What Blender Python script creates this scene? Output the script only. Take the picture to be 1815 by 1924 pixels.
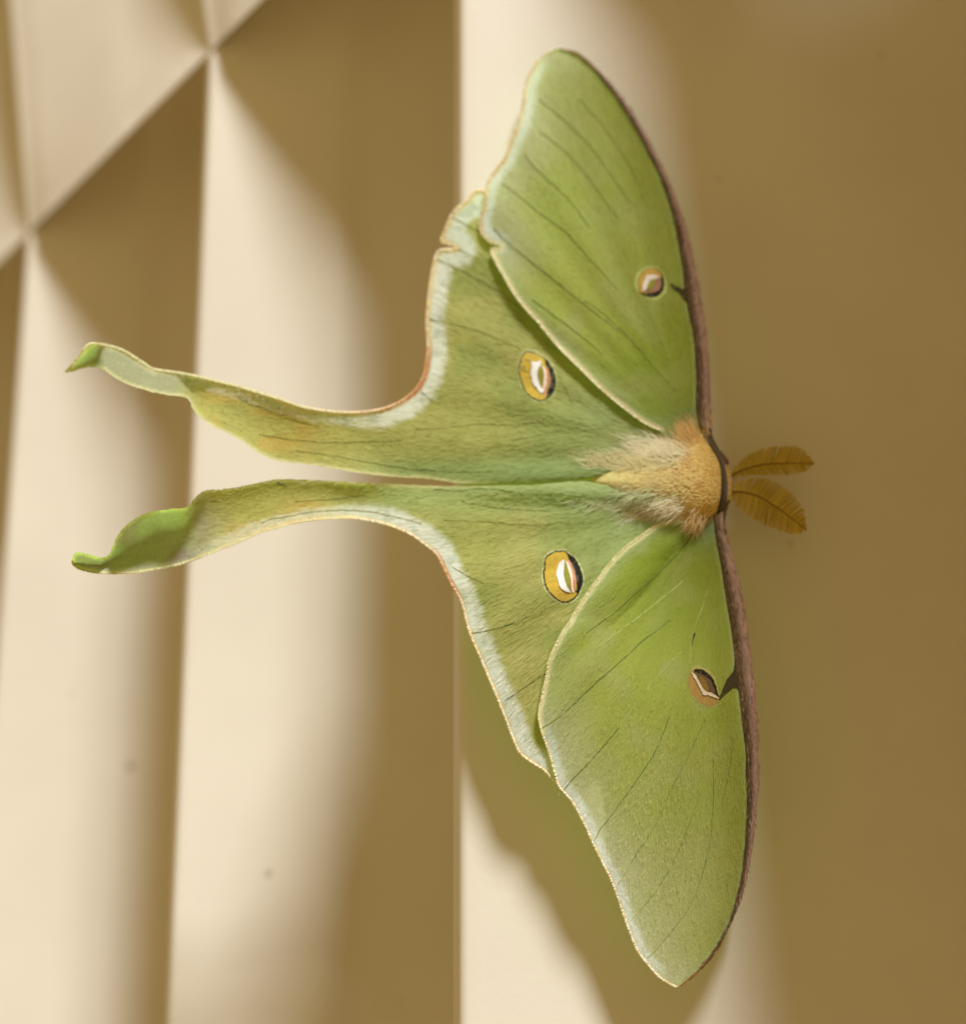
import bpy, bmesh, math, random
import numpy as np
from mathutils import Vector, Matrix
from mathutils.geometry import delaunay_2d_cdt

# ------------------------------------------------------------------ scene, camera, light
for o in list(bpy.data.objects):
    bpy.data.objects.remove(o)
scn = bpy.context.scene
col = scn.collection
rng = np.random.default_rng(7)
random.seed(7)

# Real place: horizontal lap siding, moth clinging head-up.  The picture is turned a
# quarter: picture right = world up.  r = picture right, u = picture up, d = distance
# in front of the lens (metres).  world = (-u, d - 0.19, r + 1.5)
F, CX, CY = 2800.0, 907.5, 962.0            # photograph pixels
CAM_Y, CAM_Z = -0.19, 1.5


def W(r, u, d):
    return (-u, d + CAM_Y, r + CAM_Z)


def P(px, py, d):
    return W((px - CX) / F * d, -(py - CY) / F * d, d)


cam_data = bpy.data.cameras.new('camera')
cam = bpy.data.objects.new('camera', cam_data)
col.objects.link(cam)
cam.matrix_world = Matrix(((0, -1, 0, 0), (0, 0, -1, CAM_Y), (1, 0, 0, CAM_Z), (0, 0, 0, 1)))
cam_data.sensor_fit = 'HORIZONTAL'
cam_data.sensor_width = 36.0
cam_data.lens = 36.0 * F / 1815.0
cam_data.clip_start = 0.005
cam_data.clip_end = 50.0
cam_data.dof.use_dof = True
cam_data.dof.focus_distance = 0.186
cam_data.dof.aperture_fstop = 12.0
scn.camera = cam

world = bpy.data.worlds.new('World')
scn.world = world
world.use_nodes = True
bg = world.node_tree.nodes['Background']
bg.inputs['Color'].default_value = (1.0, 0.725, 0.32, 1)
bg.inputs['Strength'].default_value = 0.47

# the one strong light: warm, from above (picture right), to the side and in front
LDIR = Vector(W(0.70, 2.65, -1.0)) - Vector(W(0, 0, 0))
sun_data = bpy.data.lights.new('sun', 'SUN')
sun_data.energy = 5.3
sun_data.angle = math.radians(12.5)
sun_data.color = (0.94, 1.0, 1.14)
sun = bpy.data.objects.new('sun', sun_data)
col.objects.link(sun)
sun.rotation_euler = LDIR.to_track_quat('Z', 'Y').to_euler()
sun.location = LDIR.normalized() * 0.6 + Vector((0, 0, CAM_Z))

scn.view_settings.view_transform = 'Standard'
scn.view_settings.look = 'None'
scn.view_settings.exposure = 0.0
scn.view_settings.gamma = 1.0
scn.render.engine = 'CYCLES'
scn.cycles.max_bounces = 8
scn.cycles.transmission_bounces = 6
scn.render.resolution_x, scn.render.resolution_y = 965, 1024


# ------------------------------------------------------------------ helpers
def lin(c):
    out = []
    for v in c:
        v = v / 255.0
        out.append(v / 12.92 if v <= 0.04045 else ((v + 0.055) / 1.055) ** 2.4)
    return np.array(out)


def mesh_obj(name, verts, faces, mat, parent=None, smooth=True, cols=None, mats=None, midx=None):
    me = bpy.data.meshes.new(name)
    me.from_pydata([tuple(v) for v in verts], [], faces)
    for m in (mats or [mat]):
        me.materials.append(m)
    if midx is not None:
        me.polygons.foreach_set('material_index', midx)
    if smooth:
        me.polygons.foreach_set('use_smooth', [True] * len(me.polygons))
    if cols is not None:
        ca = me.color_attributes.new('Col', 'FLOAT_COLOR', 'POINT')
        a = np.ones((len(verts), 4), dtype=np.float32)
        a[:, :3] = np.clip(cols, 0, 1)
        ca.data.foreach_set('color', a.ravel())
    me.update()
    ob = bpy.data.objects.new(name, me)
    col.objects.link(ob)
    if parent is not None:
        ob.parent = parent
    return ob


def empty(name, loc):
    e = bpy.data.objects.new(name, None)
    e.location = loc
    e.empty_display_size = 0.01
    col.objects.link(e)
    return e


def adopt(child, parent):
    """parent while keeping the world position"""
    child.parent = parent
    child.matrix_parent_inverse = parent.matrix_basis.inverted() if parent.parent is None else (
        parent.parent.matrix_basis @ parent.matrix_parent_inverse @ parent.matrix_basis).inverted()


def new_mat(name):
    m = bpy.data.materials.new(name)
    m.use_nodes = True
    nt = m.node_tree
    nt.nodes.clear()
    return m, nt, nt.nodes, nt.links


# ------------------------------------------------------------------ siding
def siding_material():
    m, nt, N, L = new_mat('cream_vinyl')
    out = N.new('ShaderNodeOutputMaterial')
    bs = N.new('ShaderNodeBsdfPrincipled')
    tc = N.new('ShaderNodeTexCoord')
    big = N.new('ShaderNodeTexNoise'); big.inputs['Scale'].default_value = 28; big.inputs['Detail'].default_value = 5
    L.new(tc.outputs['Object'], big.inputs['Vector'])
    ramp = N.new('ShaderNodeValToRGB')
    ramp.color_ramp.elements[0].position = 0.3; ramp.color_ramp.elements[0].color = (0.64, 0.565, 0.43, 1)
    ramp.color_ramp.elements[1].position = 0.7; ramp.color_ramp.elements[1].color = (0.70, 0.625, 0.48, 1)
    L.new(big.outputs['Fac'], ramp.inputs['Fac'])
    # sparse dirt specks
    vo = N.new('ShaderNodeTexVoronoi'); vo.inputs['Scale'].default_value = 85
    L.new(tc.outputs['Object'], vo.inputs['Vector'])
    n2 = N.new('ShaderNodeTexNoise'); n2.inputs['Scale'].default_value = 60
    L.new(tc.outputs['Object'], n2.inputs['Vector'])
    sp = N.new('ShaderNodeMapRange'); sp.inputs['From Min'].default_value = 0.035; sp.inputs['From Max'].default_value = 0.10
    sp.inputs['To Min'].default_value = 1; sp.inputs['To Max'].default_value = 0
    L.new(vo.outputs['Distance'], sp.inputs['Value'])
    gate = N.new('ShaderNodeMapRange'); gate.inputs['From Min'].default_value = 0.52; gate.inputs['From Max'].default_value = 0.66
    L.new(n2.outputs['Fac'], gate.inputs['Value'])
    mu = N.new('ShaderNodeMath'); mu.operation = 'MULTIPLY'
    L.new(sp.outputs['Result'], mu.inputs[0]); L.new(gate.outputs['Result'], mu.inputs[1])
    mu2 = N.new('ShaderNodeMath'); mu2.operation = 'MULTIPLY'; mu2.inputs[1].default_value = 0.55
    L.new(mu.outputs[0], mu2.inputs[0])
    mix = N.new('ShaderNodeMixRGB'); mix.inputs['Color2'].default_value = (0.22, 0.15, 0.09, 1)
    L.new(mu2.outputs[0], mix.inputs['Fac']); L.new(ramp.outputs['Color'], mix.inputs['Color1'])
    L.new(mix.outputs['Color'], bs.inputs['Base Color'])
    bs.inputs['Roughness'].default_value = 0.55
    bs.inputs['Specular IOR Level'].default_value = 0.25
    fine = N.new('ShaderNodeTexNoise'); fine.inputs['Scale'].default_value = 900; fine.inputs['Detail'].default_value = 3
    L.new(tc.outputs['Object'], fine.inputs['Vector'])
    bp = N.new('ShaderNodeBump'); bp.inputs['Strength'].default_value = 0.05; bp.inputs['Distance'].default_value = 0.0004
    L.new(fine.outputs['Fac'], bp.inputs['Height']); L.new(bp.outputs['Normal'], bs.inputs['Normal'])
    L.new(bs.outputs[0], out.inputs['Surface'])
    return m


M_SIDING = siding_material()

# noses (lower edges) of the boards in the plane u = 0: (r, d); boards lean back to the right (up)
D1 = np.array([-0.004, 1.0, 0.242])         # lap direction of the main wall  (r, u, d)
D2 = np.array([-0.20, 1.0, 0.42])           # lap direction of the boards beyond the joint
NOSE = [(-0.1453, 0.357), (-0.0980, 0.306), (-0.0507, 0.256), (-0.0034, 0.205), (0.0595, 0.139)]
NEXT = NOSE[1:] + [(0.106, 0.098)]
LEAN = 0.0
CURVE = [0.10, 0.10, 0.10, 0.0, 0.0]          # how far each board is dished towards the lap above it


def board_profile(i):
    r0, d0 = NOSE[i]
    r1, d1 = NEXT[i]
    w = r1 - r0
    pts = []
    # hem tucked behind the nose, then the rounded nose itself
    rad = 0.0014
    pts.append((r0 + 0.0035, d0 + 0.0065))
    pts.append((r0 - 0.0006, d0 + 0.0060))
    pts.append((r0 - 0.0007, d0 + 0.0032))
    for a in range(0, 91, 15):
        t = math.radians(a)
        pts.append((r0 + rad - rad * math.cos(t), d0 + rad - rad * math.sin(t)))
    f0 = pts[-1]
    def face(t):
        return (r0 + t * w, d0 - LEAN * t * w - CURVE[i] * w * max(t, 0) ** 2)
    for t in (0.05, 0.10, 0.15, 0.2, 0.25, 0.3, 0.35, 0.4, 0.44, 0.48):
        pts.append(face(t))
    # soft crease, shallow cove, then the flat that runs under the next lap
    x, d = face(0.5)
    for t, dd in ((0.53, 0.0002), (0.56, 0.0008), (0.60, 0.0019), (0.64, 0.0026), (0.68, 0.0029), (0.74, 0.0028)):
        q = face(t)
        pts.append((q[0], q[1] + dd))
    for t, dd in ((0.80, 0.0027), (0.87, 0.0026), (0.94, 0.0025), (1.0, 0.0024), (1.08, 0.0023)) + (((1.3, 0.0022), (1.6, 0.0020)) if i >= 3 else ()):
        q = face(t)
        pts.append((q[0], q[1] + dd))
    return pts


def q_u(r, d):
    """u where the lap line through (r, 0, d) meets the mitre plane r - u + 0.4927 d = 0"""
    return (r + 0.4927 * d) / (1 - D1[0] - 0.4927 * D1[2])


def apex(r, d):
    return np.array([r, 0, d]) + q_u(r, d) * D1


PROUD = 1.0
wall_main = empty('siding_wall', W(0, 0, 0.30))
wall_main['label'] = 'broad cream lap siding wall the pale green moth clings to'
wall_main['category'] = 'wall'
wall_ret = empty('siding_wall', W(-0.09, 0.1, 0.30))
wall_ret['label'] = 'cream lap siding beyond the diagonal mitre joint, away from the moth'
wall_ret['category'] = 'wall'

TH = 0.0012
for i in range(len(NOSE)):
    prof = board_profile(i)
    closed = prof + [(x + 0.0004, d + TH) for x, d in reversed(prof)]
    n = len(closed)
    ulow = -0.26
    for which in (0, 1):
        verts, faces = [], []
        rings = []
        S = 60
        for s in range(S + 1):
            ring = []
            for (r, d) in closed:
                uq = q_u(r, d)
                j = np.array([r, 0, d]) + uq * D1
                if which == 0:
                    u = uq + (ulow - uq) * (s / S)
                    p = np.array([r, 0, d]) + u * D1
                else:
                    # beyond the joint the boards stand prouder of the wall
                    tn = min(max((r - NOSE[i][0]) / (NEXT[i][0] - NOSE[i][0]), 0), 1.3)
                    ja = apex(*NOSE[i]); jb = apex(*NEXT[i])
                    nl = ja + tn * (jb - ja)
                    p = j + (0.45 + 0.53 * math.exp(-0.35 * s / S / 0.035)) * min(tn / 0.08, 1.0) * (nl - j) + D2 * (0.35 * s / S)
                if i == len(NOSE) - 1:              # unseen top board, skewed to slant the shadow it casts
                    p = p + np.array([-0.08 * (u if which == 0 else uq), 0, 0])
                ring.append(len(verts)); verts.append(W(*p))
            rings.append(ring)
        for s in range(S):
            for k in range(n):
                k2 = (k + 1) % n
                a, b, c, e = rings[s][k], rings[s][k2], rings[s + 1][k2], rings[s + 1][k]
                faces.append((a, b, c, e) if which == 0 else (a, e, c, b))
        faces.append(tuple(rings[0]) if which else tuple(reversed(rings[0])))
        faces.append(tuple(reversed(rings[-1])) if which else tuple(rings[-1]))
        ob = mesh_obj('siding_board', verts, faces, M_SIDING)
        me = ob.data
        bm = bmesh.new(); bm.from_mesh(me); bmesh.ops.recalc_face_normals(bm, faces=bm.faces); bm.to_mesh(me); bm.free()
        try:
            me.set_sharp_from_angle(angle=math.radians(35))
        except Exception:
            pass
        adopt(ob, wall_ret if which else wall_main)


# ------------------------------------------------------------------ moth
def depth(px, py, g):
    """distance of a point g metres off the board the moth sits on"""
    yp = -(np.asarray(py, float) - CY) / F
    return (0.205 - g) / (1 - 0.242 * yp)


def PW(px, py, g):
    px = np.asarray(px, float); py = np.asarray(py, float)
    d = depth(px, py, g)
    r = (px - CX) / F * d; u = -(py - CY) / F * d
    return np.stack([-u, d + CAM_Y, r + CAM_Z], axis=-1)


def crop(x0, y0, s, pts):
    return [(x0 + x / s, y0 + y / s) for x, y in pts]


def smooth(pts, step=5.0, closed=False):
    """Catmull-Rom through the points, resampled about every step pixels"""
    p = np.array(pts, float); n = len(p); out = []
    for i in range(n if closed else n - 1):
        if closed:
            a, b, c, d = p[i - 1], p[i], p[(i + 1) % n], p[(i + 2) % n]
        else:
            a, b, c, d = p[max(i - 1, 0)], p[i], p[i + 1], p[min(i + 2, n - 1)]
        k = max(1, int(np.linalg.norm(c - b) / step))
        for j in range(k):
            t = j / k
            out.append(0.5 * ((2 * b) + (c - a) * t + (2 * a - 5 * b + 4 * c - d) * t * t + (-a + 3 * b - 3 * c + d) * t ** 3))
    if not closed:
        out.append(p[-1])
    return np.array(out)


def pdist(x, y, line):
    """distance of every (x, y) to a polyline, and the side-independent arc position 0..1"""
    q = np.stack([x, y], -1)
    best = np.full(len(q), 1e9); pos = np.zeros(len(q))
    a, b = line[:-1], line[1:]
    seg = b - a; L2 = (seg ** 2).sum(1) + 1e-9
    cum = np.concatenate([[0], np.cumsum(np.sqrt(L2))]); tot = cum[-1]
    for i in range(len(a)):
        t = np.clip(((q - a[i]) @ seg[i]) / L2[i], 0, 1)
        dd = np.hypot(q[:, 0] - (a[i][0] + t * seg[i][0]), q[:, 1] - (a[i][1] + t * seg[i][1]))
        m = dd < best
        best[m] = dd[m]; pos[m] = (cum[i] + t[m] * np.sqrt(L2[i])) / tot
    return best, pos


def sstep(a, b, x):
    t = np.clip((x - a) / (b - a), 0, 1)
    return t * t * (3 - 2 * t)


def mixc(c1, c2, f):
    f = np.asarray(f)[..., None]
    return c1 * (1 - f) + c2 * f


def vnoise(x, y, s, seed=0):
    """cheap smooth value noise, numpy"""
    r = np.random.default_rng(seed).random((64, 64))
    X = np.asarray(x) / s; Y = np.asarray(y) / s
    xi = np.floor(X).astype(int); yi = np.floor(Y).astype(int)
    fx = X - xi; fy = Y - yi
    fx = fx * fx * (3 - 2 * fx); fy = fy * fy * (3 - 2 * fy)
    g = lambda i, j: r[i % 64, j % 64]
    return (g(xi, yi) * (1 - fx) + g(xi + 1, yi) * fx) * (1 - fy) + (g(xi, yi + 1) * (1 - fx) + g(xi + 1, yi + 1) * fx) * fy


ALB = 0.95                                     # sRGB look -> base colour scale


def C(*c):
    return lin(c) * ALB


def G(*c):
    """the yellow-green of the wing membrane"""
    return np.clip(lin(c) * ALB * np.array([1.50, 1.17, 1.76]), 0, .9)


def H(*c):
    return np.clip(lin(c) * ALB * np.array([1.21, 1.09, 1.50]), 0, .9)


def scale_material(name, trans=0.3, streak=True, tint=(0.95, 1.0, 0.55)):
    """powdery wing scales: vertex colour, streaks along the veins, light shining through"""
    m, nt, N, L = new_mat(name)
    out = N.new('ShaderNodeOutputMaterial')
    at = N.new('ShaderNodeAttribute'); at.attribute_name = 'Col'
    bs = N.new('ShaderNodeBsdfPrincipled')
    bs.inputs['Roughness'].default_value = 0.8
    bs.inputs['Specular IOR Level'].default_value = 0.12
    bs.inputs['Sheen Weight'].default_value = 0.12
    col_out = at.outputs['Color']
    if streak:
        sv = N.new('ShaderNodeAttribute'); sv.attribute_name = 'streak'
        mp = N.new('ShaderNodeMapping'); mp.inputs['Scale'].default_value = (9.0, 0.75, 1)
        L.new(sv.outputs['Vector'], mp.inputs['Vector'])
        n1 = N.new('ShaderNodeTexNoise'); n1.inputs['Scale'].default_value = 2.6; n1.inputs['Detail'].default_value = 6
        n1.inputs['Roughness'].default_value = 0.65
        L.new(mp.outputs['Vector'], n1.inputs['Vector'])
        mp2 = N.new('ShaderNodeMapping'); mp2.inputs['Scale'].default_value = (22.0, 9.0, 1)
        L.new(sv.outputs['Vector'], mp2.inputs['Vector'])
        n2 = N.new('ShaderNodeTexNoise'); n2.inputs['Scale'].default_value = 2.2; n2.inputs['Detail'].default_value = 4
        L.new(mp2.outputs['Vector'], n2.inputs['Vector'])
        add = N.new('ShaderNodeMath'); add.operation = 'ADD'
        L.new(n1.outputs['Fac'], add.inputs[0]); L.new(n2.outputs['Fac'], add.inputs[1])
        mr = N.new('ShaderNodeMapRange'); mr.inputs['From Min'].default_value = 0.6; mr.inputs['From Max'].default_value = 1.4
        mr.inputs['To Min'].default_value = 0.82; mr.inputs['To Max'].default_value = 1.18
        L.new(add.outputs[0], mr.inputs['Value'])
        mul = N.new('ShaderNodeMixRGB'); mul.blend_type = 'MULTIPLY'; mul.inputs['Fac'].default_value = 1
        L.new(col_out, mul.inputs['Color1']); L.new(mr.outputs['Result'], mul.inputs['Color2'])
        col_out = mul.outputs['Color']
        bp = N.new('ShaderNodeBump'); bp.inputs['Strength'].default_value = 0.35; bp.inputs['Distance'].default_value = 0.00022
        L.new(add.outputs[0], bp.inputs['Height']); L.new(bp.outputs['Normal'], bs.inputs['Normal'])
    L.new(col_out, bs.inputs['Base Color'])
    if trans > 0:
        tr = N.new('ShaderNodeBsdfTranslucent')
        tm = N.new('ShaderNodeMixRGB'); tm.blend_type = 'MULTIPLY'; tm.inputs['Fac'].default_value = 1
        tm.inputs['Color2'].default_value = (*tint, 1)
        L.new(col_out, tm.inputs['Color1']); L.new(tm.outputs['Color'], tr.inputs['Color'])
        mx = N.new('ShaderNodeMixShader'); mx.inputs['Fac'].default_value = trans
        L.new(bs.outputs[0], mx.inputs[1]); L.new(tr.outputs[0], mx.inputs[2])
        L.new(mx.outputs[0], out.inputs['Surface'])
    else:
        L.new(bs.outputs[0], out.inputs['Surface'])
    return m


M_WING = scale_material('wing_scales', 0.48, tint=(0.82, 1.36, 0.45))
M_HAIR = scale_material('soft_hair', 0.35, streak=False, tint=(1, 0.95, 0.8))
M_SPOT = scale_material('spot_scales', 0.0, streak=False)
M_ANT = scale_material('antenna_barbs', 0.2, streak=False, tint=(1, 0.9, 0.6))


def triangulate(outline, spacing):
    """outline (n,2) closed -> points and triangles, interior filled with a jittered hex grid"""
    o = np.asarray(outline)
    x0, y0 = o.min(0); x1, y1 = o.max(0)
    gx, gy = [], []
    h = spacing * 0.866
    j = 0; y = y0
    while y < y1:
        xs = np.arange(x0 + (spacing / 2 if j % 2 else 0), x1, spacing)
        gx.append(xs); gy.append(np.full(len(xs), y)); y += h; j += 1
    gx = np.concatenate(gx); gy = np.concatenate(gy)
    gx = gx + rng.uniform(-.15, .15, len(gx)) * spacing; gy = gy + rng.uniform(-.15, .15, len(gy)) * spacing
    inside = np.zeros(len(gx), bool)
    n = len(o)
    for i in range(n):
        xa, ya = o[i]; xb, yb = o[(i + 1) % n]
        cond = ((ya > gy) != (yb > gy))
        with np.errstate(divide='ignore', invalid='ignore'):
            xi = (xb - xa) * (gy - ya) / (yb - ya + 1e-12) + xa
        inside ^= cond & (gx < xi)
    dd, _ = pdist(gx, gy, np.vstack([o, o[:1]]))
    keep = inside & (dd > spacing * 0.55)
    pts = np.vstack([o, np.stack([gx[keep], gy[keep]], -1)])
    res = delaunay_2d_cdt([Vector((float(a), float(b))) for a, b in pts], [(i, (i + 1) % n) for i in range(n)], [], 1, 1e-4)
    v = np.array([(p.x, p.y) for p in res[0]])
    return v, [tuple(f) for f in res[2]]


def add_streak(ob, vx, vy, root):
    dx = vx - root[0]; dy = vy - root[1]
    ang = np.arctan2(dy, -dx); rad = np.hypot(dx, dy)
    a = np.zeros((len(vx), 3), np.float32)
    a[:, 0] = ang * 4.0; a[:, 1] = rad / 100.0
    at = ob.data.attributes.new('streak', 'FLOAT_VECTOR', 'POINT')
    at.data.foreach_set('vector', a.ravel())


def wing_mesh(name, outline, spacing, gf, cf, root, parent):
    v, f = triangulate(outline, spacing)
    x, y = v[:, 0], v[:, 1]
    V = PW(x, y, gf(x, y))
    # front side towards the lens
    a, b, c = (V[f[0][k]] for k in range(3))
    if np.cross(b - a, c - a)[1] > 0:
        f = [t[::-1] for t in f]
    ob = mesh_obj(name, V.tolist(), f, M_WING, cols=cf(x, y))
    add_streak(ob, x, y, root)
    adopt(ob, parent)
    return ob


def strands(name, x, y, ang, length, g0, lift, width, colr, parent, mat=None, curl=0.0, kind=True, gfun=None, blunt=0.0):
    """flat tapered hairs: root at (x, y) pixels, running at picture angle ang; one mesh"""
    n = len(x)
    dx, dy = np.cos(ang), np.sin(ang)
    ang2 = ang + curl
    x1 = x + dx * length * .5; y1 = y + dy * length * .5
    x2 = x1 + np.cos(ang2) * length * .5; y2 = y1 + np.sin(ang2) * length * .5
    if gfun is None:
        A = PW(x, y, g0); B = PW(x1, y1, g0 + lift * .7); T = PW(x2, y2, g0 + lift)
    else:
        A = PW(x, y, gfun(x, y) - .0001); B = PW(x1, y1, gfun(x1, y1) + lift * .8); T = PW(x2, y2, gfun(x2, y2) + lift)
    ex = PW(x - dy, y + dx, g0) - A
    ex /= np.linalg.norm(ex, axis=1)[:, None]
    w = (np.broadcast_to(width, (n,)))[:, None] * .5
    V = np.stack([A - ex * w, A + ex * w, B + ex * w * .8, B - ex * w * .8, T + ex * w * blunt, T - ex * w * blunt], 1).reshape(-1, 3)
    cols = np.repeat(colr, 6, axis=0)
    base = np.arange(n) * 6
    quads = np.stack([base, base + 1, base + 2, base + 3], 1).tolist()
    if blunt:
        tris = np.stack([base + 3, base + 2, base + 4, base + 5], 1).tolist()
    else:
        tris = np.stack([base + 3, base + 2, base + 4], 1).tolist()
    ob = mesh_obj(name, V.tolist(), quads + tris, mat or M_HAIR, cols=cols)
    if kind:
        ob['kind'] = 'stuff'
    adopt(ob, parent)
    return ob


def vein(pts, gf, w0, w1, colr, parent, h=0.00010, name='vein'):
    p = smooth(pts, 6.0)
    p = p + rng.normal(0, 0.35, p.shape)
    n = len(p)
    t = np.gradient(p, axis=0); t /= np.linalg.norm(t, axis=1)[:, None] + 1e-9
    nx, ny = -t[:, 1], t[:, 0]
    s = np.linspace(0, 1, n)
    w = (w0 + (w1 - w0) * s) * .5 * (0.75 + 0.5 * rng.random(n))
    g = gf(p[:, 0], p[:, 1])
    a = PW(p[:, 0] + nx * w, p[:, 1] + ny * w, g - 0.00002)
    b = PW(p[:, 0], p[:, 1], g + h)
    c = PW(p[:, 0] - nx * w, p[:, 1] - ny * w, g - 0.00002)
    V = np.stack([a, b, c], 1).reshape(-1, 3)
    F_ = []
    for i in range(n - 1):
        k = i * 3
        F_ += [(k, k + 1, k + 4, k + 3), (k + 1, k + 2, k + 5, k + 4)]
    mem = G(155, 172, 80) if gf in (gF_up, gF_lo) else H(168, 174, 86)
    ph = rng.uniform(0, 600)
    fade = np.clip(0.7 * vnoise(np.arange(n) * 6.0 + ph, np.zeros(n), 46, 5) - .28 + 0.4 * sstep(.8, 1, s), 0, .8)
    cc = mixc(np.repeat(np.array(colr)[None, :], n, 0), np.repeat(mem[None, :], n, 0), fade) * (0.9 + 0.2 * rng.random((n, 1)))
    ob = mesh_obj(name, V.tolist(), F_, M_SPOT, cols=np.repeat(cc, 3, axis=0))
    adopt(ob, parent)
    return ob


def ribbon(name, A, B, gA, drop, cols, parent, n=90, k=9, bulge=0.0007, mat=None, jitter=0.0):
    """rounded strip between two pixel lines, falling away towards B"""
    def resamp(p):
        p = smooth(p, 4.0)
        d = np.concatenate([[0], np.cumsum(np.hypot(*np.diff(p, axis=0).T))]); t = np.linspace(0, d[-1], n)
        return np.stack([np.interp(t, d, p[:, 0]), np.interp(t, d, p[:, 1])], 1)
    a, b = resamp(A), resamp(B)
    V, CC, F_ = [], [], []
    for j in range(k):
        s = j / (k - 1)
        p = a + (b - a) * s
        g = gA(p[:, 0], p[:, 1]) + bulge * math.sin(math.pi * min(s * 1.25, 1)) - drop * s ** 2
        V.append(PW(p[:, 0], p[:, 1], g))
        cj = cols(s, np.linspace(0, 1, n))
        CC.append(cj * (1 + jitter * rng.normal(0, 1, (n, 1))))
    for j in range(k - 1):
        for i in range(n - 1):
            q = (j * n + i, (j + 1) * n + i, (j + 1) * n + i + 1, j * n + i + 1)
            F_.append(q)
    V = np.concatenate(V); CC = np.concatenate(CC)
    q = F_[0]
    if np.cross(V[q[1]] - V[q[0]], V[q[2]] - V[q[0]])[1] > 0:
        F_ = [t[::-1] for t in F_]
    ob = mesh_obj(name, V.tolist(), F_, mat or M_SPOT, cols=CC)
    adopt(ob, parent)
    return ob


def eyespot(name, layers, gf, parent, lift=0.000035):
    """stacked thin patches of scales, each a little prouder than the last"""
    V, F_, CC = [], [], []
    for li, (pts, colr, jag) in enumerate(layers):
        p = smooth(pts, 1.6, closed=True)
        p = p + rng.normal(0, jag, p.shape)
        v, f = triangulate(p, 6.0)
        g = gf(v[:, 0], v[:, 1]) + lift * (li + 1)
        W3 = PW(v[:, 0], v[:, 1], g)
        t = f[0]
        if np.cross(W3[t[1]] - W3[t[0]], W3[t[2]] - W3[t[0]])[1] > 0:
            f = [q[::-1] for q in f]
        k = sum(len(a) for a in V)
        V.append(W3); F_ += [tuple(i + k for i in q) for q in f]
        CC.append(np.array(colr)[None, :] * (0.9 + 0.2 * rng.random((len(v), 1))))
    ob = mesh_obj(name, np.concatenate(V).tolist(), F_, M_SPOT, cols=np.concatenate(CC))
    adopt(ob, parent)
    return ob


def shrink(pts, k):
    p = np.array(pts, float); c = p.mean(0); d = p - c
    L_ = np.linalg.norm(d, axis=1)[:, None]
    return (c + d * (1 - k / L_)).tolist()


moth = empty('luna_moth', tuple(PW(1300, 905, 0.0)))
moth['label'] = 'pale green luna moth with long tails and eyespots clinging to cream siding'
moth['category'] = 'moth'

# ---- outlines, in photograph pixels -------------------------------------------------
c3 = lambda p: crop(800, 0, 3.007, p)
c4 = lambda p: crop(800, 550, 3.025, p)
c5 = lambda p: crop(950, 950, 3.025, p)
c6 = lambda p: crop(850, 1400, 2.593, p)
c8 = lambda p: crop(100, 600, 2.593, p)

UF_COSTA = c3([(750, 272), (850, 300), (930, 370), (1000, 450), (1090, 570), (1180, 720), (1250, 850), (1310, 970), (1370, 1130),
               (1410, 1290), (1430, 1400), (1450, 1520), (1462, 1640), (1475, 1720), (1490, 1800)]) + \
    c4([(1515, 200), (1530, 350), (1535, 500), (1535, 650), (1545, 740)])
UF_COSTA_OUT = c3([(790, 275), (870, 303), (960, 380), (1045, 470), (1120, 560), (1230, 730), (1320, 900), (1400, 1080), (1470, 1280), (1520, 1500),
                   (1560, 1700)]) + c4([(1590, 200), (1610, 400), (1620, 600), (1630, 800)])
UF_OUTER = c3([(750, 272), (690, 295), (640, 340), (600, 400), (570, 480), (550, 600), (530, 690), (490, 780), (450, 890), (390, 970), (350, 1050), (335, 1150),
               (312, 1240), (320, 1310), (360, 1355), (405, 1375)])
UF_INNER = c3([(420, 1395), (365, 1408), (390, 1480), (440, 1570), (500, 1670), (580, 1770), (640, 1830)]) + \
    c4([(650, 190), (750, 310), (850, 410), (950, 510), (1050, 600), (1150, 680), (1250, 750), (1330, 785)])
UF_ROOT = [(1262, 822), (1300, 830), (1318, 815)]

LF_INNER = c5([(1100, 50), (1050, 60), (950, 75), (850, 110), (750, 180), (680, 230), (600, 310), (530, 400), (450, 510), (380, 620), (355, 668), (335, 690), (290, 770),
               (245, 870), (225, 970), (200, 1090), (182, 1180), (188, 1240), (200, 1290)])
LF_OUTER = c5([(200, 1290), (240, 1400), (280, 1540), (300, 1600)]) + c6([(580, 280), (640, 390), (690, 500), (760, 640), (800, 740), (840, 860),
               (890, 990), (930, 1050), (1000, 1130), (1050, 1165), (1090, 1185)])
LF_COSTA = c6([(1090, 1185), (1150, 1140), (1220, 1070), (1300, 960), (1360, 830), (1400, 680), (1420, 550), (1430, 400), (1435, 250), (1428, 120)]) + \
    c5([(1365, 1420), (1345, 1250), (1325, 1080), (1305, 960), (1298, 850), (1280, 700), (1250, 520), (1220, 320), (1190, 160), (1180, 60)])
LF_COSTA_OUT = c6([(1120, 1175), (1170, 1130), (1235, 1068), (1290, 1000), (1352, 880), (1412, 740), (1450, 570), (1480, 350), (1495, 150), (1493, 20)]) + \
    c5([(1440, 1330), (1430, 1150), (1410, 950), (1380, 720), (1350, 530), (1310, 350), (1270, 230), (1250, 100), (1258, 20)])

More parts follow.
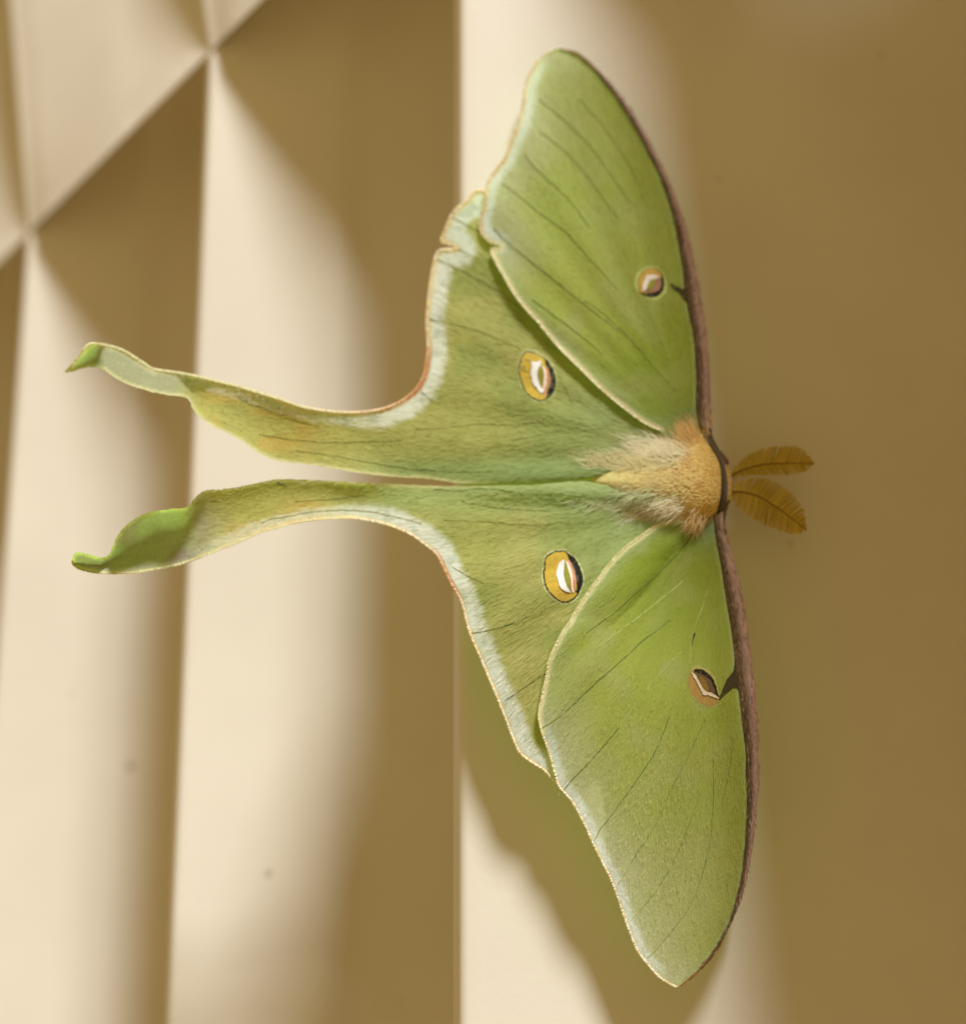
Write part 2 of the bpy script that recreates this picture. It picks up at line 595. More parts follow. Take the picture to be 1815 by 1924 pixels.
UH_OUTER = c3([(330, 1082), (290, 1078), (262, 1095), (250, 1120), (160, 1200), (130, 1260), (110, 1310), (92, 1358)]) + \
    c3([(125, 1370), (165, 1392), (182, 1404), (140, 1412), (85, 1416), (60, 1450), (40, 1540), (25, 1640), (15, 1740), (10, 1810), (14, 1900)]) + \
    [(806, 655), (802, 684)] + c8([(1810, 270), (1780, 330), (1740, 370), (1680, 410), (1600, 440), (1500, 455), (1400, 455), (1300, 445), (1200, 425), (1100, 390),
         (1000, 360), (900, 330), (800, 305), (720, 285), (620, 265), (490, 245), (430, 210), (330, 150), (220, 122), (170, 128), (130, 180), (95, 222), (60, 260)])
UH_INNER = c8([(60, 260), (100, 252), (140, 240), (190, 232), (240, 240), (280, 270), (350, 310), (450, 345), (560, 368), (640, 378), (665, 400), (690, 450), (760, 510), (870, 565),
               (930, 600), (1000, 650), (1100, 690), (1300, 715), (1500, 750), (1700, 770), (1810, 775)]) + \
    c4([(200, 1082), (400, 1083), (600, 1076), (880, 1058)])
UH_ROOT = [(1180, 880), (1262, 842), (1290, 815), (1250, 790), (1150, 690), (1040, 570), (960, 430)]

LH_INNER = c4([(880, 1066), (600, 1092), (400, 1095), (200, 1100)]) + c8([(1810, 808), (1600, 800), (1400, 790), (1250, 782), (1100, 778), (1030, 790), (960, 805), (850, 825), (740, 835), (690, 870),
               (650, 915), (560, 925), (450, 945), (360, 1000), (310, 1060), (275, 1140), (240, 1160), (190, 1150), (150, 1138), (105, 1138), (88, 1180)])
LH_OUTER = c8([(88, 1180), (110, 1210), (190, 1235), (350, 1240), (500, 1220), (640, 1190), (760, 1145), (900, 1090), (1000, 1045), (1100, 1015), (1200, 990), (1320, 975),
               (1450, 970), (1550, 985), (1650, 1010), (1740, 1050), (1800, 1092)]) + c4([(60, 1490), (100, 1570), (150, 1670), (200, 1760)]) + \
    [(880, 1185), (903, 1240), (924, 1290), (945, 1342)] + c6([(305, 0), (335, 50), (390, 90), (450, 130), (500, 190)])
LH_ROOT = [(1060, 1440), (1060, 1330), (1100, 1180), (1180, 1060), (1260, 985), (1290, 950), (1240, 940), (1160, 915)]

ROOT_U, ROOT_L = (1300, 815), (1325, 985)


def gF_up(x, y):
    rho = np.hypot(x - 1300, y - 815); a = np.arctan2(y - 815, 1300 - x)
    return np.maximum(0.0068 - 0.0026 * sstep(150, 760, rho) + 0.0008 * np.exp(-(rho / 170) ** 2) + 0.00016 * np.sin(a * 34) * sstep(60, 400, rho) + 0.0002 * np.sin(y / 90.0) * sstep(200, 600, rho), gH_up(x, y) + .0007 - .008 * sstep(60, 240, x - np.interp(y, [360, 435, 555, 635, 718, 775, 809, 830], [912, 906, 966, 1039, 1114, 1180, 1240, 1290])))


def gF_lo(x, y):
    rho = np.hypot(x - 1325, y - 985); a = np.arctan2(y - 985, 1325 - x)
    return np.maximum(0.0074 + 0.0026 * sstep(70, 360, rho) - 0.0024 * sstep(300, 900, rho) + 0.0004 * np.exp(-(rho / 170) ** 2) + 0.00018 * np.sin(a * 30) * sstep(60, 400, rho) + 0.0002 * np.sin(y / 100.0 + 1) * sstep(200, 700, rho), gH_lo(x, y) + .0007 - .008 * sstep(60, 240, x - np.interp(y, [966, 975, 1009, 1052, 1118, 1178, 1237, 1310, 1373, 1480], [1310, 1264, 1198, 1148, 1099, 1062, 1031, 1016, 1014, 1049])))


def _tail(x, y, yc, hw):
    return np.clip((y - yc) / hw, -1.3, 1.3)


def gH_up(x, y):
    rho = np.hypot(x - 1280, y - 850); a = np.arctan2(850 - y, 1280 - x)
    g = 0.0060 - 0.0024 * sstep(850, 380, y) + 0.0008 * np.exp(-(rho / 200) ** 2) + 0.00018 * np.sin(a * 26) * sstep(80, 300, rho)
    # inner fold, then the long tail: gently cupped, twisting over near the tip
    g = g + 0.0009 * np.exp(-((y - 893) / 22.0) ** 2) * sstep(820, 980, x)
    yc = np.interp(x, [120, 190, 270, 350, 420, 520, 620, 780], [690, 668, 706, 735, 762, 808, 826, 838])
    hw = np.interp(x, [120, 190, 270, 350, 420, 520, 620, 780], [12, 24, 28, 26, 48, 56, 52, 62])
    v = _tail(x, y, yc, hw); tl = 1 - sstep(640, 800, x)
    g = g + tl * (0.0012 * v * v - 0.0004 * np.sin(x / 38.0) * v)
    tw = 1 - sstep(330, 372, x)
    fl = 1 - sstep(178, 205, x)
    g = g + tw * (1 - fl) * (0.0022 * v + 0.001) - fl * 0.0022 * v + (1 - sstep(120, 250, x)) * 0.003 * np.sin((x - 120) / 40.0)
    return g + 0.004 * (1 - sstep(100, 760, x))


def gH_lo(x, y):
    rho = np.hypot(x - 1290, y - 960); a = np.arctan2(y - 960, 1290 - x)
    g = 0.0066 + 0.0022 * sstep(960, 1120, y) - 0.0004 * sstep(1120, 1450, y) + 0.0006 * np.exp(-(rho / 200) ** 2) + 0.00018 * np.sin(a * 26) * sstep(80, 300, rho)
    g = g + 0.0007 * np.exp(-((y - 925) / 20.0) ** 2) * sstep(820, 980, x)
    yc = np.interp(x, [135, 190, 240, 300, 350, 430, 520, 640, 780], [1057, 1060, 1036, 1015, 1005, 972, 946, 940, 960])
    hw = np.interp(x, [135, 190, 240, 300, 350, 430, 520, 640, 780], [14, 20, 44, 56, 52, 54, 46, 35, 46])
    v = _tail(x, y, yc, hw); tl = 1 - sstep(640, 800, x)
    g = g + tl * (0.0011 * v * v + 0.0005 * np.sin(x / 44.0 + 1) * v)
    tw = 1 - sstep(330, 400, x)
    g = g + tw * (-0.0024 * v + 0.0032 * np.clip(-v, 0, 1) ** 2)
    # the lower rim of the tip curls up over the rest
    g = g + (1 - sstep(210, 330, x)) * 0.0028 * sstep(0.1, 0.9, v)
    return g + 0.004 * (1 - sstep(100, 760, x))


# ---- colours ------------------------------------------------------------------------
PALEBAND = np.array([.81, .79, .70])


def line(p):
    return smooth(p, 6.0)


def fringe_noise(x, y, seed):
    return vnoise(x, y, 9, seed) * .6 + vnoise(x, y, 26, seed + 1) * .4


def cF(x, y, up):
    root = ROOT_U if up else ROOT_L
    rho = np.hypot(x - root[0], y - root[1])
    dO, pO = pdist(x, y, line(UF_OUTER if up else LF_OUTER))
    dI, pI = pdist(x, y, line(UF_INNER if up else LF_INNER))
    dC, pC = pdist(x, y, line(UF_COSTA if up else LF_COSTA))
    c = mixc(G(126, 156, 30), G(152, 172, 66), sstep(40, 330, rho))
    c = mixc(c, G(164, 180, 100), sstep(330, 800, rho))
    c = mixc(c, G(150, 176, 62), 0.35 * sstep(0.35, 0.75, vnoise(x, y, 85, 3)))
    c = mixc(c, G(160, 178, 96), 0.4 * sstep(0.4, 0.8, vnoise(x + y, y - x, 60, 5)))
    c = mixc(c, G(142, 160, 52), 0.6 * np.exp(-(dC / 60) ** 2))  # darker along the costa: some of the shade there is in the colour
    # paler, bluish towards the outer edge; cream on the inner margin
    c = mixc(c, G(178, 194, 132), 0.75 * np.exp(-(dO / 60) ** 2))
    nz = fringe_noise(x, y, 11) * 6 - 3
    tip = sstep(0.03, 0.16, pO) if up else 1 - sstep(0.86, 0.98, pO)
    c = mixc(c, PALEBAND, (1 - sstep(12 + nz * 0.8, 27 + nz, dO)) * tip)
    c = mixc(c, C(250, 226, 172), (1 - sstep(2.5 + nz * .4, 5.5 + nz * .5, dO)) * (.3 + .6 * tip))
    c = mixc(c, C(226, 172, 110), (1 - sstep(2, 5, dO)) * sstep(0.50, 0.62, vnoise(x, y, 32, 21)) * 0.8)
    c = mixc(c, C(196, 204, 150), 0.6 * np.exp(-(dI / 22) ** 2))
    c = mixc(c, C(246, 232, 178), 1 - sstep(7, 12, dI))
    c = mixc(c, C(192, 202, 128), (1 - sstep(3, 7, dC)) * 0.8)
    # bluish-grey rub at the very root
    c = mixc(c, G(128, 168, 110), 0.5 * np.exp(-(rho / 45) ** 2))
    return c


def cH(x, y, up):
    outer = line(UH_OUTER if up else LH_OUTER); inner = line(UH_INNER if up else LH_INNER)
    dO, pO = pdist(x, y, outer); dI, pI = pdist(x, y, inner)
    rho = np.hypot(x - 1240, y - 905)
    c = mixc(H(168, 188, 106), H(170, 176, 86), sstep(90, 330, rho))
    c = mixc(c, H(176, 176, 92), sstep(250, 520, rho) * 0.7)
    c = mixc(c, H(150, 164, 78), 0.6 * sstep(0.45, 0.8, vnoise(x, y, 75, 31)))
    c = mixc(c, H(190, 188, 102), 0.5 * sstep(0.5, 0.85, vnoise(x, y * 2.4, 90, 37)))
    ydir = 870 if up else 940
    near_mid = np.exp(-((y - (885 if up else 930)) / 34.0) ** 2)
    c = mixc(c, H(134, 160, 84) if up else H(172, 194, 112), 0.75 * near_mid * sstep(560, 800, x))
    # tails: yellower, with a rusty flush, and the sage underside where they twist
    tail = 1 - sstep(560, 760, x)
    c = mixc(c, H(178, 174, 84), tail * 0.7)
    c = mixc(c, H(192, 166, 74), tail * 0.55 * sstep(0.5, 0.75, vnoise(x, y * 2.0, 64, 41)) * sstep(360, 420, x))
    und = 1 - sstep(310, 385, x + (y - 735) * 0.3) if up else 1 - sstep(300, 470, x + (y - 990) * -0.5)
    c = mixc(c, H(158, 161, 108), und)
    if not up:
        c = mixc(c, H(150, 130, 108), und * sstep(0.4, 0.7, vnoise(x, y, 48, 47)) * 0.7)
    # pale band and rusty fringe along the outer edge
    nz = fringe_noise(x, y, 51) * 10 - 5
    win = sstep(600, 760, x)
    wid = 24 + 12 * win + nz - 12 * (1 - sstep(300, 420, x))
    c = mixc(c, PALEBAND, (1 - sstep(wid * .75, wid * 1.15, dO)) * (0.45 + 0.52 * win) * (1 - .75 * und))
    c = mixc(c, C(150, 164, 128), 0.35 * (1 - sstep(wid * .6, wid, dO)) * sstep(0.6, 0.8, vnoise(x, y, 13, 61)))
    c = mixc(c, C(236, 212, 158), (1 - sstep(4 + nz * .3, 8 + nz * .3, dO)) * (0.5 + 0.4 * sstep(360, 500, x)))
    mid = np.exp(-(((y - 710) / 66) if up else ((y - 1080) / 46)) ** 4) * sstep(620, 740, x)
    c = mixc(c, C(200, 128, 72), (1 - sstep(4, 9, dO)) * mid * 0.9)
    c = mixc(c, C(226, 214, 160), (1 - sstep(3, 7, dI)) * 0.75 * (1 - sstep(840, 960, x)))
    return c


# ---- wings --------------------------------------------------------------------------
def jag(p, amp, seed):
    p = np.asarray(p, float)
    r_ = np.random.default_rng(seed)
    return p + r_.normal(0, amp, p.shape)


def outline(*parts):
    segs = []
    for p, amp in parts:
        s = smooth(p, 3.2)
        if amp:
            s[1:-1] = jag(s[1:-1], amp, len(s))
        segs.append(s)
    o = np.vstack(segs)
    keep = [0]
    for i in range(1, len(o)):
        if np.hypot(*(o[i] - o[keep[-1]])) > 1.2:
            keep.append(i)
    if np.hypot(*(o[keep[-1]] - o[0])) < 1.2:
        keep.pop()
    return o[keep]


SP = 4.2
hind_u = wing_mesh('hindwing', outline((UH_OUTER, .5), (UH_INNER, .4), (UH_ROOT, 0)), SP, gH_up, lambda x, y: cH(x, y, True), (1270, 860), moth)
hind_l = wing_mesh('hindwing', outline((LH_INNER, .4), (LH_OUTER, .5), (LH_ROOT, 0)), SP, gH_lo, lambda x, y: cH(x, y, False), (1290, 950), moth)
fore_u = wing_mesh('forewing', outline((UF_COSTA[::-1], 0), (UF_OUTER[1:], .5), (UF_INNER, .3), (UF_ROOT, 0)), SP, gF_up, lambda x, y: cF(x, y, True), (1330, 880), moth)
fore_l = wing_mesh('forewing', outline((LF_INNER, .3), (LF_OUTER[1:], .5), (LF_COSTA[1:], 0)), SP, gF_lo, lambda x, y: cF(x, y, False), (1355, 950), moth)
hind_u['label'] = 'hindwing with a torn nick in its outer edge'

# brown-pink costa along the leading edge of each forewing
def costa_col(s, t):
    dark = C(112, 90, 58); pink = C(184, 150, 130)
    c = mixc(dark, pink, np.full(len(t), float(sstep(0.35, 0.75, s))))
    return mixc(c, C(176, 132, 80), sstep(0.86, 1.0, t))


ribbon('costa', UF_COSTA[::-1], UF_COSTA_OUT[::-1], lambda x, y: gF_up(x, y) - .0001, 0.0030, costa_col, fore_u, jitter=.12)
ribbon('costa', LF_COSTA[::-1], LF_COSTA_OUT[::-1], lambda x, y: gF_lo(x, y) - .0001, 0.0030, costa_col, fore_l, jitter=.12)

for cin, cout, gf, ow in ((UF_COSTA[::-1], UF_COSTA_OUT[::-1], gF_up, fore_u), (LF_COSTA[::-1], LF_COSTA_OUT[::-1], gF_lo, fore_l)):
    def _rs(p, k):
        p = smooth(p, 4.0); d = np.concatenate([[0], np.cumsum(np.hypot(*np.diff(p, axis=0).T))])
        return np.stack([np.interp(k * d[-1], d, p[:, 0]), np.interp(k * d[-1], d, p[:, 1])], 1)
    m = 2600
    k = rng.uniform(.02, .97, m); sfr = rng.uniform(0.05, 1.0, m)
    q = _rs(cin, k) * (1 - sfr)[:, None] + _rs(cout, k) * sfr[:, None]
    nx = _rs(cin, np.clip(k + .02, 0, 1)) - _rs(cin, np.clip(k - .02, 0, 1))
    cc = mixc(costa_col(0.2, k), costa_col(0.9, k), sstep(.3, .7, sfr)) * (1 + .28 * rng.normal(0, 1, (m, 1)))
    cc = mixc(cc, np.repeat(C(206, 184, 160)[None, :], m, 0), (rng.random(m) < .08) * .7)
    strands('fuzz', q[:, 0], q[:, 1], np.arctan2(nx[:, 1], nx[:, 0]) + rng.normal(0, .22, m), rng.uniform(6, 15, m),
            gf(q[:, 0], q[:, 1]) - .0001 + .0007 * np.sin(np.pi * np.minimum(sfr * 1.25, 1)) - .0030 * sfr ** 2 + .00008, rng.uniform(0, .0001, m), .00007, np.clip(cc, .005, .9), ow)

DV = C(98, 114, 46); LV = C(150, 166, 84)
for p, w0, w1, cc in [
        (c3([(560, 870), (600, 930), (740, 1060), (830, 1150), (930, 1290)]), 2.0, 1.2, DV),
        (c3([(430, 1035), (520, 1100), (640, 1200), (780, 1300), (900, 1430), (1000, 1540), (1090, 1640)]), 3.0, 1.6, DV),
        (c3([(385, 1290), (430, 1340), (560, 1450), (700, 1560), (850, 1680), (1000, 1800), (1160, 1915)]), 3.2, 2.0, DV),
        (c3([(600, 1690), (750, 1800), (900, 1915), (1000, 2000)]), 2.4, 1.4, DV),
        (c3([(870, 560), (940, 640), (1010, 720), (1150, 930), (1240, 1130)]), 2.0, 1.2, mixc(DV, LV, .35)),
        (c3([(640, 560), (760, 660), (900, 790), (1020, 950), (1160, 1150)]), 1.8, 1.2, mixc(DV, LV, .4)),
        (c3([(640, 740), (760, 830), (860, 930), (960, 1060), (1100, 1250)]), 1.6, 1.2, mixc(DV, LV, .4)),
        (c4([(1260, 40), (1290, 150), (1330, 260), (1400, 420)]), 1.6, 1.4, LV),
        (c4([(900, 40), (1060, 160), (1180, 280), (1300, 420), (1420, 560)]), 1.8, 1.4, mixc(DV, LV, .5))]:
    vein(p, gF_up, w0, w1, cc, fore_u)
for p, w0, w1, cc in [
        (c5([(1060, 170), (980, 270), (880, 375), (760, 480), (640, 590), (450, 730)]), 3.0, 1.2, DV),
        (c5([(935, 650), (860, 710), (780, 770), (640, 900), (500, 1020), (330, 1180), (205, 1265)]), 3.2, 2.4, DV),
        (c5([(1010, 430), (800, 600), (640, 720), (500, 830)]), 2.2, 1.4, C(178, 190, 110)),
        (c5([(1150, 480), (1110, 600), (1060, 740), (1050, 900)]), 2.0, 1.6, C(160, 170, 90)),
        (c5([(1000, 830), (850, 990), (740, 1130), (640, 1270)]), 2.0, 1.6, C(160, 176, 96)),
        (c5([(640, 1270), (500, 1430), (380, 1560), (300, 1650)]), 2.6, 2.0, DV),
        (c5([(930, 1200), (860, 1380), (760, 1540), (580, 1790)]) + c6([(720, 410), (690, 470)]), 2.0, 2.4, DV),
        (c5([(1130, 1220), (1050, 1400), (930, 1640), (860, 1800)]) + c6([(860, 590), (810, 680)]), 1.6, 2.6, mixc(DV, LV, .2)),
        (c6([(1210, 230), (1100, 520), (1000, 700), (900, 820), (870, 860)]), 1.6, 2.2, mixc(DV, LV, .3)),
        (c6([(1270, 60), (1270, 300), (1250, 500), (1180, 740), (1060, 920), (950, 1040)]), 1.4, 2.6, mixc(DV, LV, .15)),
        (c5([(1290, 1340), (1270, 1500), (1230, 1700)]), 1.2, 1.2, mixc(DV, LV, .4)),
        (c5([(1075, 725), (1065, 760), (1058, 800)]), 4.0, 1.4, C(60, 64, 20))]:
    vein(p, gF_lo, w0, w1, cc, fore_l)
for p, w0, w1, cc in [
        (c3([(62, 1465), (100, 1480), (300, 1580), (440, 1670), (560, 1760)]), 2.6, 1.6, C(74, 78, 40)),
        (c3([(20, 1800), (60, 1810), (230, 1850), (370, 1895)]) + c4([(380, 250), (480, 290), (560, 325)]), 2.4, 2.0, DV),
        (c3([(150, 1225), (240, 1275), (335, 1330)]), 2.2, 1.4, DV),
        (c3([(175, 1402), (210, 1420), (245, 1440)]), 1.8, .8, DV),
        (crop(780, 650, 5.497, [(60, 460), (110, 520), (190, 575)]), 2.4, 1.6, C(90, 112, 70)),
        (crop(780, 650, 5.497, [(1480, 290), (1530, 390), (1600, 540), (1640, 640)]), 1.8, 1.2, C(112, 126, 54)),
        (crop(780, 650, 5.497, [(0, 860), (200, 850), (420, 830), (640, 805), (980, 815), (1200, 795), (1420, 800)]), 2.0, 1.8, C(112, 122, 56)),
        (crop(780, 650, 5.497, [(1000, 970), (1200, 940), (1380, 895), (1560, 865)]), 1.6, 2.0, C(108, 126, 60)),
        (crop(780, 650, 5.497, [(0, 1270), (200, 1290), (480, 1300), (720, 1300), (960, 1280)]), 2.4, 1.4, C(86, 104, 44)),
        (c8([(900, 380), (1010, 430), (1160, 485), (1300, 520)]), 1.8, 1.2, C(110, 116, 58)),
        (c8([(1000, 560), (1200, 590), (1400, 600), (1700, 590)]), 1.6, 1.2, C(124, 124, 60)),
        (c8([(1180, 640), (1330, 660), (1500, 690), (1800, 740)]), 1.8, 1.6, C(100, 110, 48))]:
    vein(p, gH_up, w0, w1, cc, hind_u)
for p, w0, w1, cc in [
        (crop(840, 1080, 6.013, [(1240, 320), (1100, 385), (900, 480)]), 1.6, 1.6, C(190, 196, 124)),
        (crop(840, 1080, 6.013, [(900, 480), (720, 560), (560, 605), (400, 645), (270, 660)]), 1.8, 2.8, C(92, 106, 54)),
        (crop(840, 1080, 6.013, [(1110, 1120), (1000, 1190), (860, 1290), (740, 1370), (660, 1420)]), 2.8, 1.6, C(78, 86, 30)),
        (c4([(150, 1560), (240, 1610), (330, 1650)]), 2.0, 1.2, C(120, 130, 70)),
        (c8([(1180, 885), (1300, 880), (1420, 870), (1520, 855)]), 1.8, 1.2, C(96, 110, 52)),
        (c8([(1010, 995), (1060, 975), (1150, 960), (1250, 940), (1420, 930), (1560, 940), (1700, 970), (1800, 1000)]), 2.6, 1.6, C(128, 134, 84)),
        (c8([(1090, 795), (1140, 815)]), 4.0, 2.0, C(70, 96, 62)),
        (crop(780, 650, 5.497, [(200, 1480), (420, 1490), (760, 1470), (1100, 1520)]), 2.0, 1.2, C(128, 158, 104)),
        (crop(780, 650, 5.497, [(480, 1600), (720, 1650), (1040, 1690), (1400, 1700)]), 1.6, 1.2, C(136, 142, 70)),
        (crop(780, 650, 5.497, [(300, 1800), (700, 1810), (1000, 1840), (1300, 1850)]), 1.6, 1.2, C(138, 138, 66))]:
    vein(p, gH_lo, w0, w1, cc, hind_l)

# ---- eyespots -----------------------------------------------------------------------
BLK = C(34, 30, 14); OCH = C(190, 158, 54); WHT = C(222, 218, 204); GRN = C(136, 132, 44)
PNK = C(240, 214, 186); SAL = C(196, 138, 98); MAU = C(142, 108, 84); HALO = C(190, 192, 128); BLUE = C(84, 88, 76)
e1 = lambda p: crop(950, 630, 11.34, p)
ring = e1([(430, 335), (540, 340), (680, 380), (800, 458), (890, 540), (960, 620), (1020, 730), (1060, 860), (1070, 1000), (1040, 1160), (980, 1270), (900, 1345),
           (800, 1400), (700, 1390), (600, 1360), (500, 1290), (415, 1195), (345, 1060), (305, 920), (270, 790), (270, 660), (295, 570), (325, 470), (375, 395)])
eyespot('eyespot', [
    (shrink(ring, -3.0), HALO * .92, .5), (ring, BLK, .55), (shrink(ring, 2.9), OCH, .45),
    (e1([(840, 510), (900, 550), (960, 620), (1020, 730), (1060, 860), (1070, 1000), (1040, 1160), (980, 1270), (880, 1345), (875, 1240), (900, 1150), (950, 1060), (955, 940), (935, 810), (900, 710), (845, 610)]), BLK, .5),
    (e1([(840, 690), (900, 730), (935, 810), (950, 930), (940, 1060), (905, 1130), (870, 1210), (850, 1300), (815, 1300), (810, 1180), (860, 1050), (865, 900), (850, 790)]), SAL, .5),
    (e1([(780, 650), (835, 690), (868, 790), (875, 900), (866, 1050), (830, 1140), (800, 1190), (780, 1120), (800, 1000), (810, 880), (800, 760)]), PNK, .4),
    (e1([(555, 560), (640, 565), (745, 540), (745, 640), (700, 700), (690, 830), (720, 940), (760, 1090), (805, 1150), (805, 1210), (740, 1218), (680, 1140), (580, 1010), (560, 900), (535, 780), (560, 680)]), WHT, .4),
    (e1([(740, 660), (790, 690), (815, 800), (812, 950), (800, 1070), (780, 1120), (740, 1060), (700, 940), (680, 830), (695, 720)]), GRN, .25),
    (e1([(960, 900), (985, 900), (1000, 1000), (985, 1080), (950, 1130), (935, 1120), (965, 1040), (970, 960)]), BLUE, .4)], gH_up, hind_u)
e2 = lambda p: crop(1000, 1010, 11.34, p)
ring = e2([(265, 450), (335, 368), (420, 308), (500, 283), (600, 278), (680, 268), (760, 330), (830, 390), (910, 440), (960, 520), (1010, 620), (1050, 740), (1080, 860), (1070, 980), (1030, 1100),
           (980, 1220), (900, 1310), (820, 1372), (700, 1398), (600, 1378), (500, 1315), (430, 1252), (345, 1160), (285, 1070), (252, 960), (232, 850), (232, 720), (255, 590)])
eyespot('eyespot', [
    (shrink(ring, -3.0), HALO * .92, .5), (ring, BLK, .55), (shrink(ring, 3.2), OCH, .5),
    (e2([(740, 350), (800, 370), (900, 430), (960, 520), (1010, 620), (1050, 740), (1080, 860), (1070, 980), (1040, 1080), (990, 1165), (925, 1155), (950, 1030), (935, 900), (915, 760), (860, 620), (790, 480)]), BLK, .5),
    (e2([(750, 465), (800, 495), (865, 600), (912, 720), (932, 850), (945, 960), (920, 1080), (890, 1140), (850, 1140), (850, 900), (840, 780), (800, 640), (750, 540)]), SAL, .5),
    (e2([(712, 500), (760, 522), (815, 640), (850, 780), (868, 900), (862, 1030), (890, 1150), (850, 1155), (830, 1040), (828, 900), (795, 760), (750, 640), (722, 560)]), PNK, .4),
    (e2([(680, 468), (692, 520), (676, 650), (672, 780), (697, 900), (745, 1040), (803, 1130), (812, 1168), (740, 1153), (650, 1110), (580, 1020), (545, 900), (520, 760), (540, 630), (590, 530)]), WHT, .4),
    (e2([(692, 500), (718, 520), (755, 640), (795, 760), (825, 900), (835, 1020), (826, 1145), (800, 1118), (742, 1030), (694, 890), (672, 770), (682, 630)]), GRN, .25),
    (e2([(860, 560), (900, 620), (940, 760), (985, 860), (970, 960), (950, 860), (930, 740), (880, 640)]), BLUE, .5)], gH_lo, hind_l)
e3 = lambda p: crop(1180, 490, 11.34, p)
eyespot('eyespot', [
    (e3([(140, 460), (180, 300), (280, 180), (420, 110), (600, 120), (720, 220), (800, 340), (830, 500), (830, 620), (770, 730), (660, 810), (520, 835), (380, 800), (250, 730), (170, 600)]), C(178, 186, 104), .5),
    (e3([(240, 690), (225, 560), (205, 430), (255, 290), (350, 190), (450, 145), (560, 145), (650, 185), (735, 275), (755, 350), (755, 480), (762, 560), (715, 660), (610, 745), (480, 762), (350, 730)]), C(112, 90, 30), .4),
    (e3([(250, 660), (235, 560), (215, 430), (265, 295), (355, 200), (450, 160), (550, 165), (640, 210), (710, 300), (725, 380), (700, 520), (640, 640), (500, 690), (350, 690)]), C(184, 150, 66), .4),
    (e3([(690, 370), (745, 350), (765, 540), (722, 650), (640, 735), (520, 760), (400, 748), (270, 695), (350, 695), (480, 672), (590, 660), (660, 590), (705, 500), (712, 420)]), BLK, .4),
    (e3([(600, 365), (690, 400), (715, 470), (690, 560), (630, 640), (520, 655), (400, 650), (330, 640), (480, 580), (560, 520), (600, 440)]), C(156, 114, 88), .4),
    (e3([(400, 310), (500, 285), (600, 305), (665, 335), (580, 385), (480, 420), (430, 500), (380, 600), (315, 645), (312, 500), (345, 400)]), C(218, 206, 182), .4),
    (e3([(480, 400), (560, 400), (600, 440), (540, 540), (470, 600), (400, 590), (430, 490)]), GRN, .2)], gF_up, fore_u)
eyespot('costal_mark', [
    (e3([(890, 480), (1000, 520), (1170, 590), (1250, 560), (1290, 700), (1270, 860), (1190, 830), (1100, 690), (1000, 620), (930, 545)]), C(66, 56, 24), .3)], gF_up, fore_u, lift=.00012)
e4 = lambda p: crop(1260, 1200, 10.083, p)
eyespot('eyespot', [
    (e4([(330, 860), (345, 700), (400, 580), (420, 530), (520, 505), (650, 555), (770, 650), (850, 765), (890, 900), (930, 1080), (910, 1220), (820, 1300), (690, 1300), (580, 1260), (470, 1170), (390, 1060)]), C(166, 158, 84), .5),
    (e4([(385, 620), (450, 585), (600, 595), (720, 675), (810, 800), (850, 920), (890, 1060), (925, 1105), (900, 1205), (820, 1270), (700, 1275), (600, 1235), (500, 1165), (415, 1060), (355, 930), (335, 790), (345, 700)]), C(160, 124, 60), .4),
    (e4([(440, 600), (560, 578), (690, 640), (795, 750), (855, 880), (885, 1010), (925, 1105), (850, 1075), (760, 1040), (640, 1010), (560, 900), (490, 760)]), C(40, 30, 12), .4),
    (e4([(450, 650), (540, 660), (660, 720), (760, 800), (815, 920), (845, 1045), (760, 1030), (640, 1000), (560, 880), (490, 750)]), C(98, 74, 44), .4),
    (e4([(540, 720), (620, 740), (700, 880), (720, 980), (640, 980), (580, 860)]), C(126, 96, 34), .4),
    (e4([(395, 640), (465, 680), (545, 820), (625, 960), (690, 1005), (780, 1035), (870, 1085), (912, 1140), (840, 1125), (720, 1075), (620, 1065), (560, 955), (480, 805), (420, 705)]), C(204, 186, 146), .4)], gF_lo, fore_l)
eyespot('costal_mark', [
    (e4([(915, 1165), (950, 1050), (1000, 930), (1050, 800), (1130, 690), (1190, 600), (1230, 420), (1300, 560), (1340, 900), (1290, 960), (1230, 935), (1180, 945), (1120, 990), (1030, 1060)]), C(62, 54, 26), .3)], gF_lo, fore_l, lift=.00012)

# ---- fringes and wing hairs ----------------------------------------------------------
def fringe(ln, gf, parent, n, outward, cpick, L0=6, L1=9, wid=0.00012):
    p = smooth(ln, 2.0); k = rng.uniform(0, len(p) - 1.01, n); i = k.astype(int); f = k - i
    q = p[i] * (1 - f)[:, None] + p[i + 1] * f[:, None]
    t = np.gradient(p, axis=0)[i]; t /= np.linalg.norm(t, axis=1)[:, None] + 1e-9
    nrm = np.stack([-t[:, 1], t[:, 0]], 1) * outward
    ang = np.arctan2(nrm[:, 1], nrm[:, 0]) + rng.normal(0, .28, n)
    x = q[:, 0] - np.cos(ang) * 4; y = q[:, 1] - np.sin(ang) * 4
    strands('fringe', x, y, ang, rng.uniform(L0, L1, n) * .85, gf(x, y) + .00004, rng.normal(0, .00012, n), wid, cpick(x, y), parent)


def pick(colors, p, jit=.15):
    def f(x, y):
        idx = rng.choice(len(colors), len(x), p=p)
        return np.array(colors)[idx] * (1 + jit * rng.normal(0, 1, (len(x), 1)))
    return f


